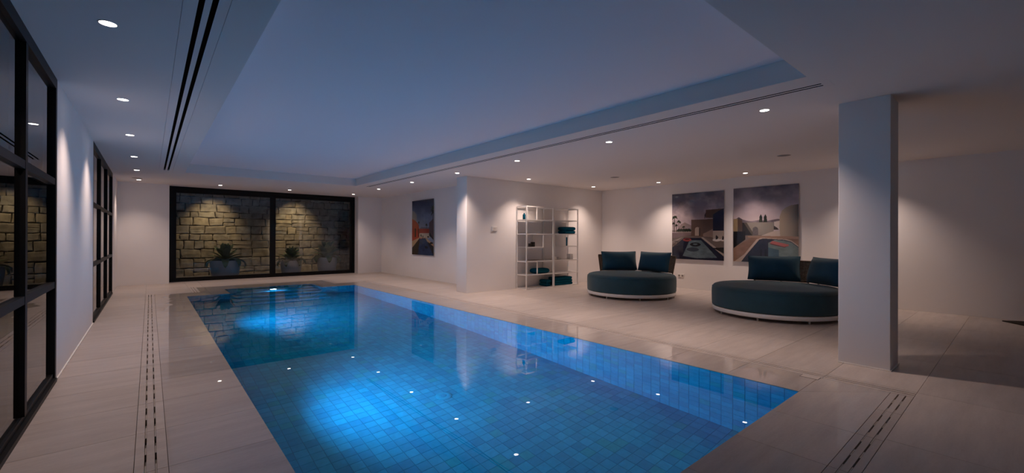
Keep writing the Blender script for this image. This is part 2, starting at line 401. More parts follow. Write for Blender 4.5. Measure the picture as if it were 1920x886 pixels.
# ------------------------------------------------------------------ garden window
gw = bpy.data.objects.new('window_3', None); COL.objects.link(gw); gw.location = (0.378, YW, 0); struct(gw, 'large black framed sliding garden window at the far end')
WL = 5.19 - 0.378
MB().box(0, 0.075, 0, 0.12, 0, H).build('frame_jamb', M_black, gw); MB().box(WL - 0.055, WL, 0, 0.12, 0, H).build('frame_jamb', M_black, gw)
MB().box(0.075, WL - 0.055, 0, 0.12, H - 0.09, H).build('frame_head', M_black, gw); MB().box(0.075, WL - 0.055, 0, 0.12, 0, 0.035).build('frame_sill', M_black, gw)
for x0, x1, yo in ((0.075, 2.405, 0.012), (2.405, WL - 0.055, 0.052)):
    sash = MB().box(x0, x0 + 0.078, yo, yo + 0.05, 0.035, H - 0.09).box(x1 - 0.078, x1, yo, yo + 0.05, 0.035, H - 0.09)
    sash.box(x0 + 0.078, x1 - 0.078, yo, yo + 0.05, 0.035, 0.105).box(x0 + 0.078, x1 - 0.078, yo, yo + 0.05, H - 0.165, H - 0.09)
    so = sash.build('sash', M_black, gw)
    MB().box(x0 + 0.078, x1 - 0.078, yo + 0.02, yo + 0.03, 0.105, H - 0.165).build('pane', M_glass, so)

# ------------------------------------------------------------------ garden: ground, stone wall, potted agaves
struct(MB().box(-3, 9, YW + 0.25, 17.2, -0.25, -0.02).build('ground', M_ground), 'dark garden ground outside the window')
SWY = 16.35
gwall = struct(MB().box(-1.8, 8.6, SWY + 0.02, SWY + 0.4, -0.10, 3.6).build('wall_garden', M_mortar), 'rough dry laid stone wall outside the garden window')
rs = random.Random(11)
z = -0.06
while z < 3.4:
    hgt = rs.choice((rs.uniform(0.16, 0.22), rs.uniform(0.22, 0.32))); x = -1.7 - rs.uniform(0, 0.4)
    while x < 8.4:
        wdt = rs.uniform(0.22, 0.56) if hgt > 0.22 else rs.uniform(0.18, 0.44)
        sub = [(0, hgt)]
        if hgt > 0.25 and rs.random() < 0.25: k = hgt * rs.uniform(0.4, 0.6); sub = [(0, k), (k, hgt)]
        for s0, s1 in sub:
            j = lambda a=0.017: rs.uniform(-a, a)
            g = 0.006; hw, hh = wdt / 2 - g, (s1 - s0) / 2 - g
            base = [(-hw + j(), -hh + j()), (j(0.05) * hw * 2, -hh + j(0.01)), (hw + j(), -hh + j()), (hw + j(0.01), j(0.02)), (hw + j(), hh + j()), (j(0.05) * hw * 2, hh + j(0.01)), (-hw + j(), hh + j()), (-hw + j(0.01), j(0.02))]
            vs = [(px, 0.05, pz) for px, pz in base]; pr = rs.uniform(0.008, 0.024)
            vs += [(px * 0.985, -pr * 0.45, pz * 0.97) for px, pz in base]
            vs += [(px * 0.86 + j(0.02), -pr - rs.uniform(0, 0.012), pz * 0.82 + j(0.01)) for px, pz in base]
            fs = [(i, (i + 1) % 8, 8 + (i + 1) % 8, 8 + i) for i in range(8)] + [(8 + i, 8 + (i + 1) % 8, 16 + (i + 1) % 8, 16 + i) for i in range(8)] + [tuple(range(16, 24))]
            MB().add(vs, fs).build('stone', M_rock[rs.randrange(5)], gwall, loc=(x + wdt / 2, SWY, z + (s0 + s1) / 2))
        x += wdt
    z += hgt

def leaf_mesh(L, wd, rise, droop, mt, seed, pw=2):
    r = random.Random(seed); n = 8; vs = []; fs = []
    for i in range(n + 1):
        t = i / n
        wv = wd * (0.55 + 1.25 * t - 0.35 * t * t) * (1 - t ** 3.2) * 0.72 + 0.002
        ang = rise - droop * t ** pw
        if i == 0: px, pz = 0.0, 0.0
        else: px += L / n * math.cos(ang); pz += L / n * math.sin(ang)
        nx, nz = -math.sin(ang), math.cos(ang); th = 0.012 * (1 - t) + 0.002; up_ = 0.22 * wv
        vs += [(px + nx * up_, wv, pz + nz * up_), (px, 0, pz), (px + nx * up_, -wv, pz + nz * up_), (px - nx * th, 0, pz - nz * th)]
    for i in range(n):
        a, b = i * 4, i * 4 + 4
        fs += [(a, a + 1, b + 1, b), (a + 1, a + 2, b + 2, b + 1), (a + 2, a + 3, b + 3, b + 2), (a + 3, a, b, b + 3)]
    fs += [(3, 2, 1, 0), (n * 4, n * 4 + 1, n * 4 + 2, n * 4 + 3)]
    return MB().add(vs, fs).mesh('leaf', mt, True)

def agave(x, y, label, pr, ph, spread, seed):
    t = thing('potted_agave', label, 'plant', (x, y, -0.02), 0, 'planters outside the garden window')
    MB().lathe([(pr * 0.82, 0), (pr * 0.86, 0.03), (pr * 0.95, ph * 0.5), (pr, ph), (pr * 0.94, ph), (pr * 0.92, ph - 0.05)], 40).build('pot', M_pot, t, True)
    MB().lathe([(pr * 0.925, ph - 0.06), (pr * 0.5, ph - 0.03), (0.02, ph - 0.02)], 24).build('soil', M_soil, t, True)
    r = random.Random(seed); n = 32
    for k in range(n):
        f = min(1.0, k / 23)
        if k < 24: rise, L, dr = math.radians(82 - 58 * f + r.uniform(-7, 7)), spread * r.uniform(0.80, 1.0) * (0.8 + 0.2 * f), math.radians(8 + 22 * f)
        else: rise, L, dr = math.radians(r.uniform(8, 20)), pr + r.uniform(0.26, 0.36), math.radians(r.uniform(120, 150))
        me = leaf_mesh(L, 0.135 * spread / 0.6, rise, dr, M_leaf[r.randrange(3)], k, 2 if k < 24 else 3.2)
        o_ = inst('leaf', me, t, (0, 0, ph - 0.02 + 0.12 * (1 - f)), k * 2.39996 + r.uniform(-0.25, 0.25))
agave(1.73, 15.35, 'agave in a white planter behind the left window pane', 0.39, 0.50, 0.60, 3)
agave(3.54, 15.40, 'smaller agave in a white planter just right of the window mullion', 0.32, 0.44, 0.50, 5)
agave(4.60, 15.20, 'big leafy agave in a white planter at the right end of the window', 0.32, 0.52, 0.66, 9)

# ------------------------------------------------------------------ pool
pool = thing('swimming_pool', 'long rectangular pool lined with small blue square tiles, glowing from underwater lamps', 'pool', (0, 0, 0))
e = 0.10
sh = MB()
sh.box(PX0 - e, PX1 + e, PY0 - e, PY1 + e, PD - 0.15, PD - 0.004)
sh.box(PX0 - e, PX0 - 0.004, PY0 - e, PY1 + e, PD - 0.004, -0.012); sh.box(PX1 + 0.004, PX1 + e, PY0 - e, PY1 + e, PD - 0.004, -0.012)
sh.box(PX0, PX1, PY0 - e, PY0 - 0.004, PD - 0.004, -0.012)
sh.box(PX0, AX0 - 0.004, PY1 + 0.004, PY1 + e, PD - 0.004, -0.012); sh.box(AX1 + 0.004, PX1, PY1 + 0.004, PY1 + e, PD - 0.004, -0.012)
sh.box(AX0 - e, AX0 - 0.004, PY1 + e, AY + e, PD, -0.012); sh.box(AX1 + 0.004, AX1 + e, PY1 + e, AY + e, PD, -0.012)
sh.box(AX0 - 0.004, AX1 + 0.004, AY + 0.004, AY + e, PD, -0.012)
STEPS = [(11.34, -0.20), (11.02, -0.42), (PY1, -0.64)]
yb_ = AY + 0.004
for ys0, zt in STEPS:
    sh.box(AX0 - 0.004, AX1 + 0.004, ys0 + 0.004, yb_, PD - 0.004, zt - 0.004); yb_ = ys0 + 0.004
for k, (dy, zt) in enumerate(((0.32, -0.86), (0.64, -1.05))):
    sh.box(AX0 - 0.004, AX1 + 0.004, PY1 - dy + 0.004, PY1 + 0.004 - 0.32 * k, PD - 0.004, zt - 0.004)
sh.build('basin', M_pgrout, pool)
T, GP, TH = 0.10, 0.0022, 0.006
tm = [MB().box(-T / 2 + GP, T / 2 - GP, -T / 2 + GP, T / 2 - GP, -TH, 0).mesh('tile', mm) for mm in M_pool]
stuff = MB(); rp = random.Random(5)
def pick(): return rp.choices(range(5), (5, 4, 3, 1.2, 1.5))[0]
cells = []
nx = int(round((PX1 - PX0) / T)); ny = int(round((PY1 - PY0) / T)); tx = (PX1 - PX0) / nx; ty = (PY1 - PY0) / ny
def infra(x, y):                     # seen over the pool rim and inside the picture?
    za = PD * 0.72; t_ = CAMZ / (CAMZ - za); wx, wy = x * t_, y * t_
    d = Vector((x, y, za - CAMZ)); f = d.dot(fw); px = 960 + FPX * d.dot(rt) / f; py = 443 - FPX * d.dot(up) / f
    return PX0 < wx < PX1 and PY0 < wy < PY1 and 0 < px < 1920 and 0 < py < 886
for i in range(nx):
    for j_ in range(ny):
        x, y = PX0 + (i + 0.5) * tx, PY0 + (j_ + 0.5) * ty
        if AX0 < x < AX1 and y > PY1 - 0.64: continue
        cells.append((x * x + y * y, x, y))
vis = sorted(c for c in cells if infra(c[1], c[2]))[:300]
vset = set((c[1], c[2]) for c in vis)
for d_, x, y in cells:
    k = pick()
    if (x, y) in vset: inst('tile', tm[k], pool, (x, y, PD + rp.uniform(-0.0006, 0.0006)))
    else: stuff.box(x - tx / 2 + GP, x + tx / 2 - GP, y - ty / 2 + GP, y + ty / 2 - GP, PD - TH, PD, k)
def wall_tiles(ax, c, a0, a1, z0, z1, sgn):
    na = max(1, int(round((a1 - a0) / T))); nz_ = max(1, int(round((z1 - z0) / T))); da = (a1 - a0) / na; dz = (z1 - z0) / nz_
    for i in range(na):
        for j_ in range(nz_):
            p, q, r, s_ = a0 + i * da + GP, a0 + (i + 1) * da - GP, z0 + j_ * dz + GP, z0 + (j_ + 1) * dz - GP
            lo, hi = (c - TH, c) if sgn > 0 else (c, c + TH)
            if ax == 'x': stuff.box(lo, hi, p, q, r, s_, pick())
            else: stuff.box(p, q, lo, hi, r, s_, pick())
ZT = -0.012
wall_tiles('x', PX0, PY0, PY1, PD, ZT, 1); wall_tiles('x', PX1, PY0, PY1, PD, ZT, -1); wall_tiles('y', PY0, PX0, PX1, PD, ZT, 1)
wall_tiles('y', PY1, PX0, AX0, PD, ZT, -1); wall_tiles('y', PY1, AX1, PX1, PD, ZT, -1)
wall_tiles('x', AX0, PY1, AY, -0.64, ZT, 1); wall_tiles('x', AX1, PY1, AY, -0.64, ZT, -1); wall_tiles('y', AY, AX0, AX1, -0.20, ZT, -1)
def tread(y0, y1, zt):
    na = 18; da = (AX1 - AX0) / na
    for i in range(na):
        for k in range(3):
            dy = (y1 - y0) / 3; stuff.box(AX0 + i * da + GP, AX0 + (i + 1) * da - GP, y0 + k * dy + GP, y0 + (k + 1) * dy - GP, zt - TH, zt, pick())
yb_ = AY; zprev = None
for (ys0, zt), zn in zip(STEPS, (-0.42, -0.64, -0.86)):
    tread(ys0, yb_, zt); wall_tiles('y', ys0, AX0, AX1, zn, zt, -1); yb_ = ys0
tread(PY1 - 0.32, PY1, -0.86); wall_tiles('y', PY1 - 0.32, AX0, AX1, -1.05, -0.86, -1); tread(PY1 - 0.64, PY1 - 0.32, -1.05); wall_tiles('y', PY1 - 0.64, AX0, AX1, PD, -1.05, -1)
o = stuff.build('far_tiles', M_pool, pool); o['kind'] = 'stuff'

ZW = -0.003
wv = [(PX0, PY0), (PX1, PY0), (PX1, PY1), (AX1, PY1), (AX1, AY), (AX0, AY), (AX0, PY1), (PX0, PY1)]
wme = bpy.data.meshes.new('pool_water'); wme.from_pydata([(x, y, ZW) for x, y in wv], [], [tuple(range(8))]); wme.materials.append(M_water); wme.update()
wo = bpy.data.objects.new('pool_water', wme); COL.objects.link(wo); tag(wo, 'still clear water filling the pool to its rim', 'water', kind='stuff')

def pool_lamp(loc, d, energy, size=150):
    t = MB().lathe([(0.085, 0.0), (0.085, 0.012), (0.075, 0.02), (0.066, 0.02), (0.066, 0.0)], 28).build('underwater_lamp', M_steel, pool, True, loc)
    t.rotation_euler = Vector(d).to_track_quat('Z', 'Y').to_euler()
    MB().lathe([(0.064, 0.0), (0.064, 0.014), (0.04, 0.022), (0.001, 0.024)], 28).build('lens', M_poollens, t, True)
    l = light('pool_light', 'SPOT', (0, 0, 0.06), energy, POOL_COL, t, spot_size=math.radians(size), spot_blend=1.0, shadow_soft_size=0.05)
    l.rotation_euler = (PI, 0, 0)
    l.data.cycles.use_multiple_importance_sampling = False      # no noisy caustics through the water surface
pool_lamp((PX0, 4.12, -0.50), (1, 0, 0.22), POOL_W)
pool_lamp((PX0, 8.20, -0.50), (1, 0, 0.22), POOL_W)
pool_lamp((2.22, 11.34, -0.31), (0, -1, 0), POOL_W * 0.10)
t = MB().lathe([(0.085, 0), (0.085, 0.005), (0.07, 0.010), (0.045, 0.012), (0.04, 0.010), (0.001, 0.010)], 32).build('floor_drain', M_pool[2], pool, True, (2.33, 3.86, PD))
MB().lathe([(0.03, 0.010), (0.026, 0.014), (0.001, 0.015)], 20).build('cap', M_pool[4], t, True)
for yy, zz in ((8.93, -0.32), (6.2, -0.45)):
    t = MB().lathe([(0.045, 0), (0.045, 0.008), (0.03, 0.014), (0.02, 0.014), (0.016, 0.004), (0.001, 0.004)], 20).build('inlet', M_pool[4], pool, True, (PX1, yy, zz)); t.rotation_euler = (0, -PI / 2, 0)

# access cover in the wet rim beside the drain on the right
t = thing('access_cover', 'small rectangular stone access cover beside the drain near the pillar', 'cover', (4.375, 1.185, 0))
MB().box(-0.040, 0.040, -0.065, 0.065, 0.0, 0.0015).build('cover_plate', M_stone, t)
MB().box(-0.044, 0.044, -0.069, 0.069, 0.0, 0.0006).build('cover_joint', M_channel, t)

# ------------------------------------------------------------------ ceiling fittings
def diffuser(x0, x1, slots, y0, y1, label, endgap):
    t = thing('linear_diffuser', label, 'air vent', ((x0 + x1) / 2, (y0 + y1) / 2, H)); c = (x0 + x1) / 2; hl = (y1 - y0) / 2
    xsx = [x0 + 0.002] + [v for s_ in slots for v in s_] + [x1 - 0.002]
    for k in range(0, len(xsx), 2): MB().box(xsx[k] - c, xsx[k + 1] - c, -hl + 0.002, hl - 0.002, 0.0, 0.012).build('face_strip', M_ceil, t)
    for s0, s1 in slots:
        MB().box(s0 - c - 0.002, s1 - c + 0.002, -hl + 0.002, hl - 0.002, 0.040, 0.060).build('slot_channel', M_dark, t)
        MB().box(s0 - c, s0 - c + 0.002, -hl + endgap, hl - endgap, 0.0005, 0.045).box(s1 - c - 0.002, s1 - c, -hl + endgap, hl - endgap, 0.0005, 0.045).build('slot_lining', M_dark, t)
        for sg in (-1, 1): MB().box(s0 - c, s1 - c, min(sg * hl, sg * (hl - endgap)) + 0.002, max(sg * hl, sg * (hl - endgap)) - 0.002, 0.0, 0.012).build('end_piece', M_ceil, t)
diffuser(DXa, DXb, [(0.203, 0.231), (0.262, 0.290)], YN, DY1, 'long double slot air diffuser in the ceiling left of the recess', 0.06)
diffuser(EXa, EXb, [(4.316, 4.340), (4.372, 4.396)], EY0, EY1, 'long double slot air diffuser in the ceiling right of the recess', 0.07)

dl = thing('downlight', 'x', 'light', (0, 0, H))
MB().lathe([(0.041, 0.0), (0.041, -0.003), (0.047, -0.003), (0.049, 0.0)], 28, closed=True).build('trim_ring', M_white, dl, True)
MB().lathe([(0.0405, 0.0), (0.0405, -0.0015), (0.001, -0.0016)], 28).build('lens', M_lens, dl, True)
L0 = light('beam', 'SPOT', (0, 0, -0.012), SPOT_W, SPOT_COL, dl, spot_size=math.radians(104), spot_blend=1.0, shadow_soft_size=0.035)
ordn = ['nearest', 'second', 'third', 'fourth', 'fifth', 'sixth', 'seventh']
DL = []
LW = [0.48, 0.56, 0.58, 0.56, 0.50, 0.44, 0.80, 1.10, 1.10, 1.0, 0.85, 0.65, 0.45, 0.45, 0.45, 0.74, 0.68, 0.78, 0.72, 0.74]     # how far each lamp is dimmed
for k, yy in enumerate((3.61, 5.53, 7.42, 9.40, 11.28, 13.20)):
    DL.append((-0.20, yy, '%s visible downlight in the row along the left glass wall' % ordn[k], 'downlights along the left wall'))
for k, yy in enumerate((1.70, 3.64, 5.56, 7.43, 9.40, 11.36, 13.27)):
    DL.append((4.79, yy, '%s downlight in the row between the pool and the daybeds' % ordn[k], 'downlights right of the pool'))
DL += [(1.38, 13.22, 'ceiling downlight in front of the left pane of the garden window', 'downlights along the garden window'),
       (3.00, 13.26, 'ceiling downlight in front of the mullion of the garden window', 'downlights along the garden window'),
       (6.50, 7.145, 'downlight washing the wall at the left end of the metal shelves', 'downlights washing the lounge walls'),
       (8.75, 7.14, 'downlight washing the wall just right of the metal shelves', 'downlights washing the lounge walls'),
       (9.20, 5.555, 'downlight washing the wall left of the two large pictures', 'downlights washing the lounge walls'),
       (9.16, 3.60, 'downlight over the right one of the two large pictures', 'downlights washing the lounge walls'),
       (9.16, 1.70, 'downlight hidden behind the pillar, washing the wall to its right', 'downlights washing the lounge walls')]
for k, (x, y, lb, gp) in enumerate(DL):
    d = dl if k == 0 else copy_tree(dl)
    d.location = (x, y, H); d['label'] = lb; d['group'] = gp
    b_ = [c for c in d.children if c.type == 'LIGHT'][0]; b_.data = b_.data.copy(); b_.data.energy = SPOT_W * LW[k]
for x, y, r, lb in ((7.69, 5.69, 0.10, 'round flush ceiling speaker above the far daybed'), (7.64, 2.43, 0.10, 'round flush ceiling speaker above the near daybed'), (-0.22, 12.80, 0.10, 'round flush ceiling speaker in the left row near the back wall')):
    t = thing('ceiling_speaker', lb, 'speaker', (x, y, H), 0, 'ceiling speakers')
    MB().lathe([(r, 0), (r, -0.004), (r - 0.006, -0.004), (r - 0.006, 0)], 32, closed=True).build('rim', M_ceil, t, True)
    MB().lathe([(r - 0.007, 0), (r - 0.007, -0.003), (0.001, -0.0035)], 32).build('grille', M_grey, t, True)

# ------------------------------------------------------------------ pictures (flat prints painted per vertex)
def canvas(nu, nv):
    u, v = np.meshgrid((np.arange(nu)) / (nu - 1), (np.arange(nv)) / (nv - 1)); return u, v, np.zeros((nv, nu, 3))
def fbm(u, v, seed, fx=3, fy=5, octs=5):
    r = np.random.RandomState(seed); o = np.zeros_like(u); amp = 1.0; tot = 0
    for k in range(octs):
        nx_, ny_ = int(fx * 2 ** k) + 2, int(fy * 2 ** k) + 2; g = r.rand(ny_ + 1, nx_ + 1)
        x = u * (nx_ - 1); y = v * (ny_ - 1); xi = x.astype(int); yi = y.astype(int); xf = x - xi; yf = y - yi; xj = (xi + 1) % nx_; xi = xi % nx_; yj = (yi + 1) % ny_; yi = yi % ny_
        xf = xf * xf * (3 - 2 * xf); yf = yf * yf * (3 - 2 * yf)
        o += amp * ((g[yi, xi] * (1 - xf) + g[yi, xj] * xf) * (1 - yf) + (g[yj, xi] * (1 - xf) + g[yj, xj] * xf) * yf); tot += amp; amp *= 0.55
    return o / tot
def lin(c): return np.array([(x / 255.0 / 12.92) if x / 255.0 < 0.04045 else ((x / 255.0 + 0.055) / 1.055) ** 2.4 for x in c])
def inpoly(u, v, P):
    ins = np.zeros(u.shape, bool); n = len(P)
    for i in range(n):
        (x1, y1), (x2, y2) = P[i], P[(i + 1) % n]
        if y1 == y2: continue
        c = ((y1 > v) != (y2 > v)) & (u < (x2 - x1) * (v - y1) / (y2 - y1) + x1); ins ^= c
    return ins
def fill(A, msk, c, n=None, amt=0.15):
    k = lin(c); A[msk] = k if n is None else (k[None, :] * (1 + amt * (2 * n[msk][:, None] - 1)))
def ell(u, v, cx, cy, rx, ry): return ((u - cx) / rx) ** 2 + ((v - cy) / ry) ** 2 < 1
def palm(A, u, v, x, y0, y1, r, seed, c=(44, 52, 30)):
    fill(A, (abs(u - x) < 0.006) & (v > y0) & (v < y1), (70, 58, 46)); rr = np.random.RandomState(seed)
    for k in range(16):
        a = rr.uniform(-0.7, PI + 0.7); ln = r * rr.uniform(0.7, 1.05)
        for s_ in np.linspace(0, 1, 9):
            fill(A, ell(u, v, x + math.cos(a) * ln * s_, y1 + (math.sin(a) * ln * s_ - 0.5 * ln * s_ * s_) * 0.8, 0.014 * (1.2 - s_), 0.010 * (1.2 - s_)), c)
def sky(A, u, v, seed, top, mid, cloud, vh, up=0.55):
    t = np.clip((v - vh) / (1 - vh), 0, 1)[..., None]; A[:] = lin(mid) * (1 - t) + lin(top) * t
    n = fbm(u + 0.25 * v, v, seed); k = np.clip((n - 0.42) * 3.2, 0, 1)[..., None] * np.clip(1.25 - t * up * 1.7, 0.1, 1); A[:] = A * (1 - k) + lin(cloud) * k
def picture_mid():
    u, v, A = canvas(220, 280); n = fbm(u, v, 4, 8, 10)
    sky(A, u, v, 21, (62, 62, 84), (190, 172, 176), (214, 196, 196), 0.46)
    fill(A, inpoly(u, v, [(0.1, 0.42), (0.18, 0.53), (0.26, 0.56), (0.34, 0.53), (0.42, 0.5), (0.5, 0.42)]), (150, 132, 130), n)
    fill(A, inpoly(u, v, [(0, 0.44), (0.4, 0.44), (0.4, 0.38), (0, 0.42)]), (150, 134, 128))
    for x, y1, r in ((0.05, 0.64, 0.07), (0.14, 0.575, 0.045), (0.09, 0.52, 0.03), (0.24, 0.49, 0.03), (0.03, 0.55, 0.03)): palm(A, u, v, x, 0.41, y1, r, int(x * 1000))
    for k in range(26): fill(A, ell(u, v, 0.12 + 0.010 * k, 0.435 + 0.012 * ((k * 7) % 5) / 4, 0.02, 0.018), (38, 44, 30))
    fill(A, v < 0.40, (112, 98, 90), n); fill(A, inpoly(u, v, [(0, 0.405), (0.38, 0.40), (0.38, 0.365), (0.0, 0.315)]), (132, 112, 112), n)
    fill(A, inpoly(u, v, [(0.67, 0.62), (0.67, 0.735), (1, 0.745), (1, 0.60)]), (96, 76, 66), n); fill(A, inpoly(u, v, [(0.645, 0.60), (0.67, 0.64), (0.67, 0.7), (0.645, 0.66)]), (60, 56, 66))
    fill(A, inpoly(u, v, [(0.39, 0.355), (0.39, 0.595), (0.82, 0.60), (0.82, 0.335)]), (104, 82, 70), n)
    fill(A, (abs(u - 0.51) < 0.045) & (v > 0.355) & (v < 0.455) | ell(u, v, 0.51, 0.455, 0.045, 0.03), (176, 156, 140)); fill(A, (u > 0.54) & (u < 0.558) & (v > 0.355) & (v < 0.47), (52, 40, 36))
    fill(A, inpoly(u, v, [(0.62, 0.345), (0.62, 0.385), (0.8, 0.455), (0.8, 0.335)]), (148, 126, 114), n)
    fill(A, inpoly(u, v, [(0.8, 0.43), (0.8, 0.66), (0.92, 0.72), (1, 0.75), (1, 0.43)]), (40, 42, 62), n, 0.25)
    fill(A, inpoly(u, v, [(0.8, 0.43), (1, 0.43), (1, 0.27), (0.8, 0.31)]), (176, 160, 148))
    fill(A, inpoly(u, v, [(0, 0.30), (0.22, 0.355), (0.62, 0.335), (0.82, 0.30), (1, 0.27), (1, 0), (0, 0)]), (124, 110, 102), n)
    fill(A, ell(u, v, 0.87, 0.295, 0.075, 0.02) | ell(u, v, 0.98, 0.30, 0.04, 0.02), (222, 212, 204)); fill(A, inpoly(u, v, [(0.85, 0.30), (0.855, 0.37), (0.9, 0.34), (0.89, 0.31)]) | inpoly(u, v, [(0.96, 0.30), (0.975, 0.36), (1, 0.34), (1, 0.3)]), (60, 52, 50))
    fill(A, inpoly(u, v, [(0, 0.22), (0.22, 0.335), (0, 0.27)]), (166, 150, 142))
    fill(A, inpoly(u, v, [(0, 0), (0, 0.17), (0.25, 0.325), (0.58, 0.325), (1, 0.06), (1, 0)]), (30, 34, 58), fbm(u, v, 9, 12, 30), 0.5)
    fill(A, inpoly(u, v, [(0.22, 0.05), (0.36, 0.29), (0.58, 0.29), (0.88, 0.04), (0.5, 0.02)]), (106, 122, 130), fbm(u, v, 10, 10, 24), 0.45)
    fill(A, inpoly(u, v, [(0.58, 0.33), (0.62, 0.335), (1, 0.10), (1, 0.06)]), (178, 162, 150)); fill(A, inpoly(u, v, [(0.80, 0.18), (1, 0.19), (1, 0.10)]), (44, 34, 28))
    fill(A, ell(u, v, 0.47, 0.225, 0.105, 0.03), (38, 38, 44)); fill(A, ell(u, v, 0.47, 0.23, 0.045, 0.012), (104, 118, 124)); fill(A, ell(u, v, 0.42, 0.15, 0.12, 0.03), (70, 78, 90))
    fill(A, ell(u, v, 0.31, 0.295, 0.085, 0.024), (158, 76, 72)); fill(A, ell(u, v, 0.31, 0.302, 0.05, 0.010), (84, 46, 48))
    for k in range(2): fill(A, (abs(((u - 0.07 - 0.03 * k) / 0.045) ** 2 + ((v - 0.24) / 0.035) ** 2 - 1) < 0.22), (70, 62, 62))
    return A
def picture_right():
    u, v, A = canvas(220, 280); n = fbm(u, v, 14, 8, 10)
    sky(A, u, v, 35, (74, 72, 94), (206, 190, 192), (196, 182, 188), 0.55)
    fill(A, inpoly(u, v, [(0, 0.56), (0.08, 0.60), (0.14, 0.575), (0.22, 0.555), (0.3, 0.545), (0.42, 0.56), (0.55, 0.545), (0.7, 0.57), (0.8, 0.55), (1, 0.5), (0, 0.4)]), (128, 116, 122), fbm(u, v, 8, 14, 30), 0.7)
    fill(A, inpoly(u, v, [(0.03, 0.575), (0.09, 0.605), (0.16, 0.57), (0.12, 0.55)]), (88, 78, 82))
    for x in (0.445, 0.515): fill(A, inpoly(u, v, [(x - 0.028, 0.53), (x - 0.022, 0.60), (x, 0.635), (x + 0.022, 0.60), (x + 0.026, 0.53)]), (40, 44, 32), n, 0.4)
    fill(A, v < 0.36, (140, 122, 110), n); fill(A, inpoly(u, v, [(0.2, 0.36), (0.2, 0.53), (0.64, 0.525), (0.64, 0.42), (0.64, 0.36)]), (152, 144, 134), n)
    fill(A, inpoly(u, v, [(0.12, 0.53), (0.17, 0.53), (0.31, 0.355), (0.12, 0.36)]), (44, 38, 34)); fill(A, inpoly(u, v, [(0.17, 0.53), (0.22, 0.53), (0.34, 0.37), (0.31, 0.355)]), (96, 88, 80))
    fill(A, ((abs(u - 0.36) < 0.042) & (v > 0.36) & (v < 0.44)) | ell(u, v, 0.36, 0.44, 0.042, 0.03), (104, 98, 100), fbm(u, v, 3, 20, 30), 0.6)
    fill(A, inpoly(u, v, [(0.45, 0.35), (0.55, 0.385), (0.66, 0.415), (0.76, 0.42), (0.76, 0.345)]), (200, 184, 172)); fill(A, inpoly(u, v, [(0.64, 0.50), (0.64, 0.43), (0.72, 0.43)]), (74, 64, 58)); fill(A, inpoly(u, v, [(0.645, 0.53), (0.645, 0.48), (0.74, 0.43), (0.76, 0.55)]), (206, 192, 182))
    cyl = np.clip((u - 0.72) / 0.28, 0, 1); k = inpoly(u, v, [(0.74, 0.33), (0.725, 0.46), (0.73, 0.6), (0.76, 0.67), (0.82, 0.71), (0.9, 0.735), (1, 0.745), (1, 0.33)])
    A[k] = (lin((178, 162, 142))[None, :] * (1 - 0.80 * (cyl[k] ** 3)[:, None]))
    fill(A, inpoly(u, v, [(0, 0.41), (0, 0.58), (0.07, 0.585), (0.07, 0.41)]), (158, 138, 108), n); fill(A, inpoly(u, v, [(0.07, 0.41), (0.07, 0.585), (0.15, 0.555), (0.15, 0.41)]), (94, 74, 56))
    fill(A, inpoly(u, v, [(0, 0.41), (0.2, 0.41), (0.2, 0.3), (0, 0.18)]), (24, 20, 18)); fill(A, inpoly(u, v, [(0, 0), (0, 0.18), (0.3, 0.33), (0.72, 0.345), (1, 0.33), (1, 0.18), (1, 0)]), (150, 118, 98), fbm(u, v * 0.4, 6, 6, 40), 0.35)
    fill(A, inpoly(u, v, [(0.24, 0.33), (0.24, 0.345), (0.9, 0.345), (1, 0.34), (1, 0.31)]), (170, 138, 118))
    fill(A, inpoly(u, v, [(0.02, 0.0), (0.18, 0.10), (0.38, 0.305), (0.45, 0.325), (0.82, 0.31), (0.9, 0.29), (1, 0.225), (1, 0.0)]), (196, 176, 160))
    fill(A, inpoly(u, v, [(0.13, 0.0), (0.22, 0.10), (0.42, 0.30), (0.48, 0.315), (0.8, 0.30), (0.9, 0.275), (1, 0.21), (1, 0.0)]), (50, 54, 70), fbm(u, v, 2, 12, 20), 0.4)
    fill(A, inpoly(u, v, [(0.56, 0.0), (0.56, 0.26), (0.66, 0.30), (0.8, 0.29), (0.9, 0.265), (1, 0.2), (1, 0.0)]), (126, 142, 140), fbm(u, v, 12, 8, 16), 0.4); fill(A, inpoly(u, v, [(0.56, 0), (0.56, 0.2), (0.72, 0.17), (0.72, 0)]), (84, 112, 124), n, 0.3)
    fill(A, inpoly(u, v, [(0.58, 0.255), (0.62, 0.285), (0.86, 0.24), (0.86, 0.222), (0.8, 0.21)]), (196, 116, 112)); fill(A, inpoly(u, v, [(0.58, 0.255), (0.8, 0.21), (0.86, 0.222), (0.8, 0.202), (0.6, 0.238)]), (104, 62, 62))
    for x in (0.45, 0.52): fill(A, (abs(u - x) < 0.015) & (v > 0.06) & (v < 0.17), (36, 38, 50))
    return A
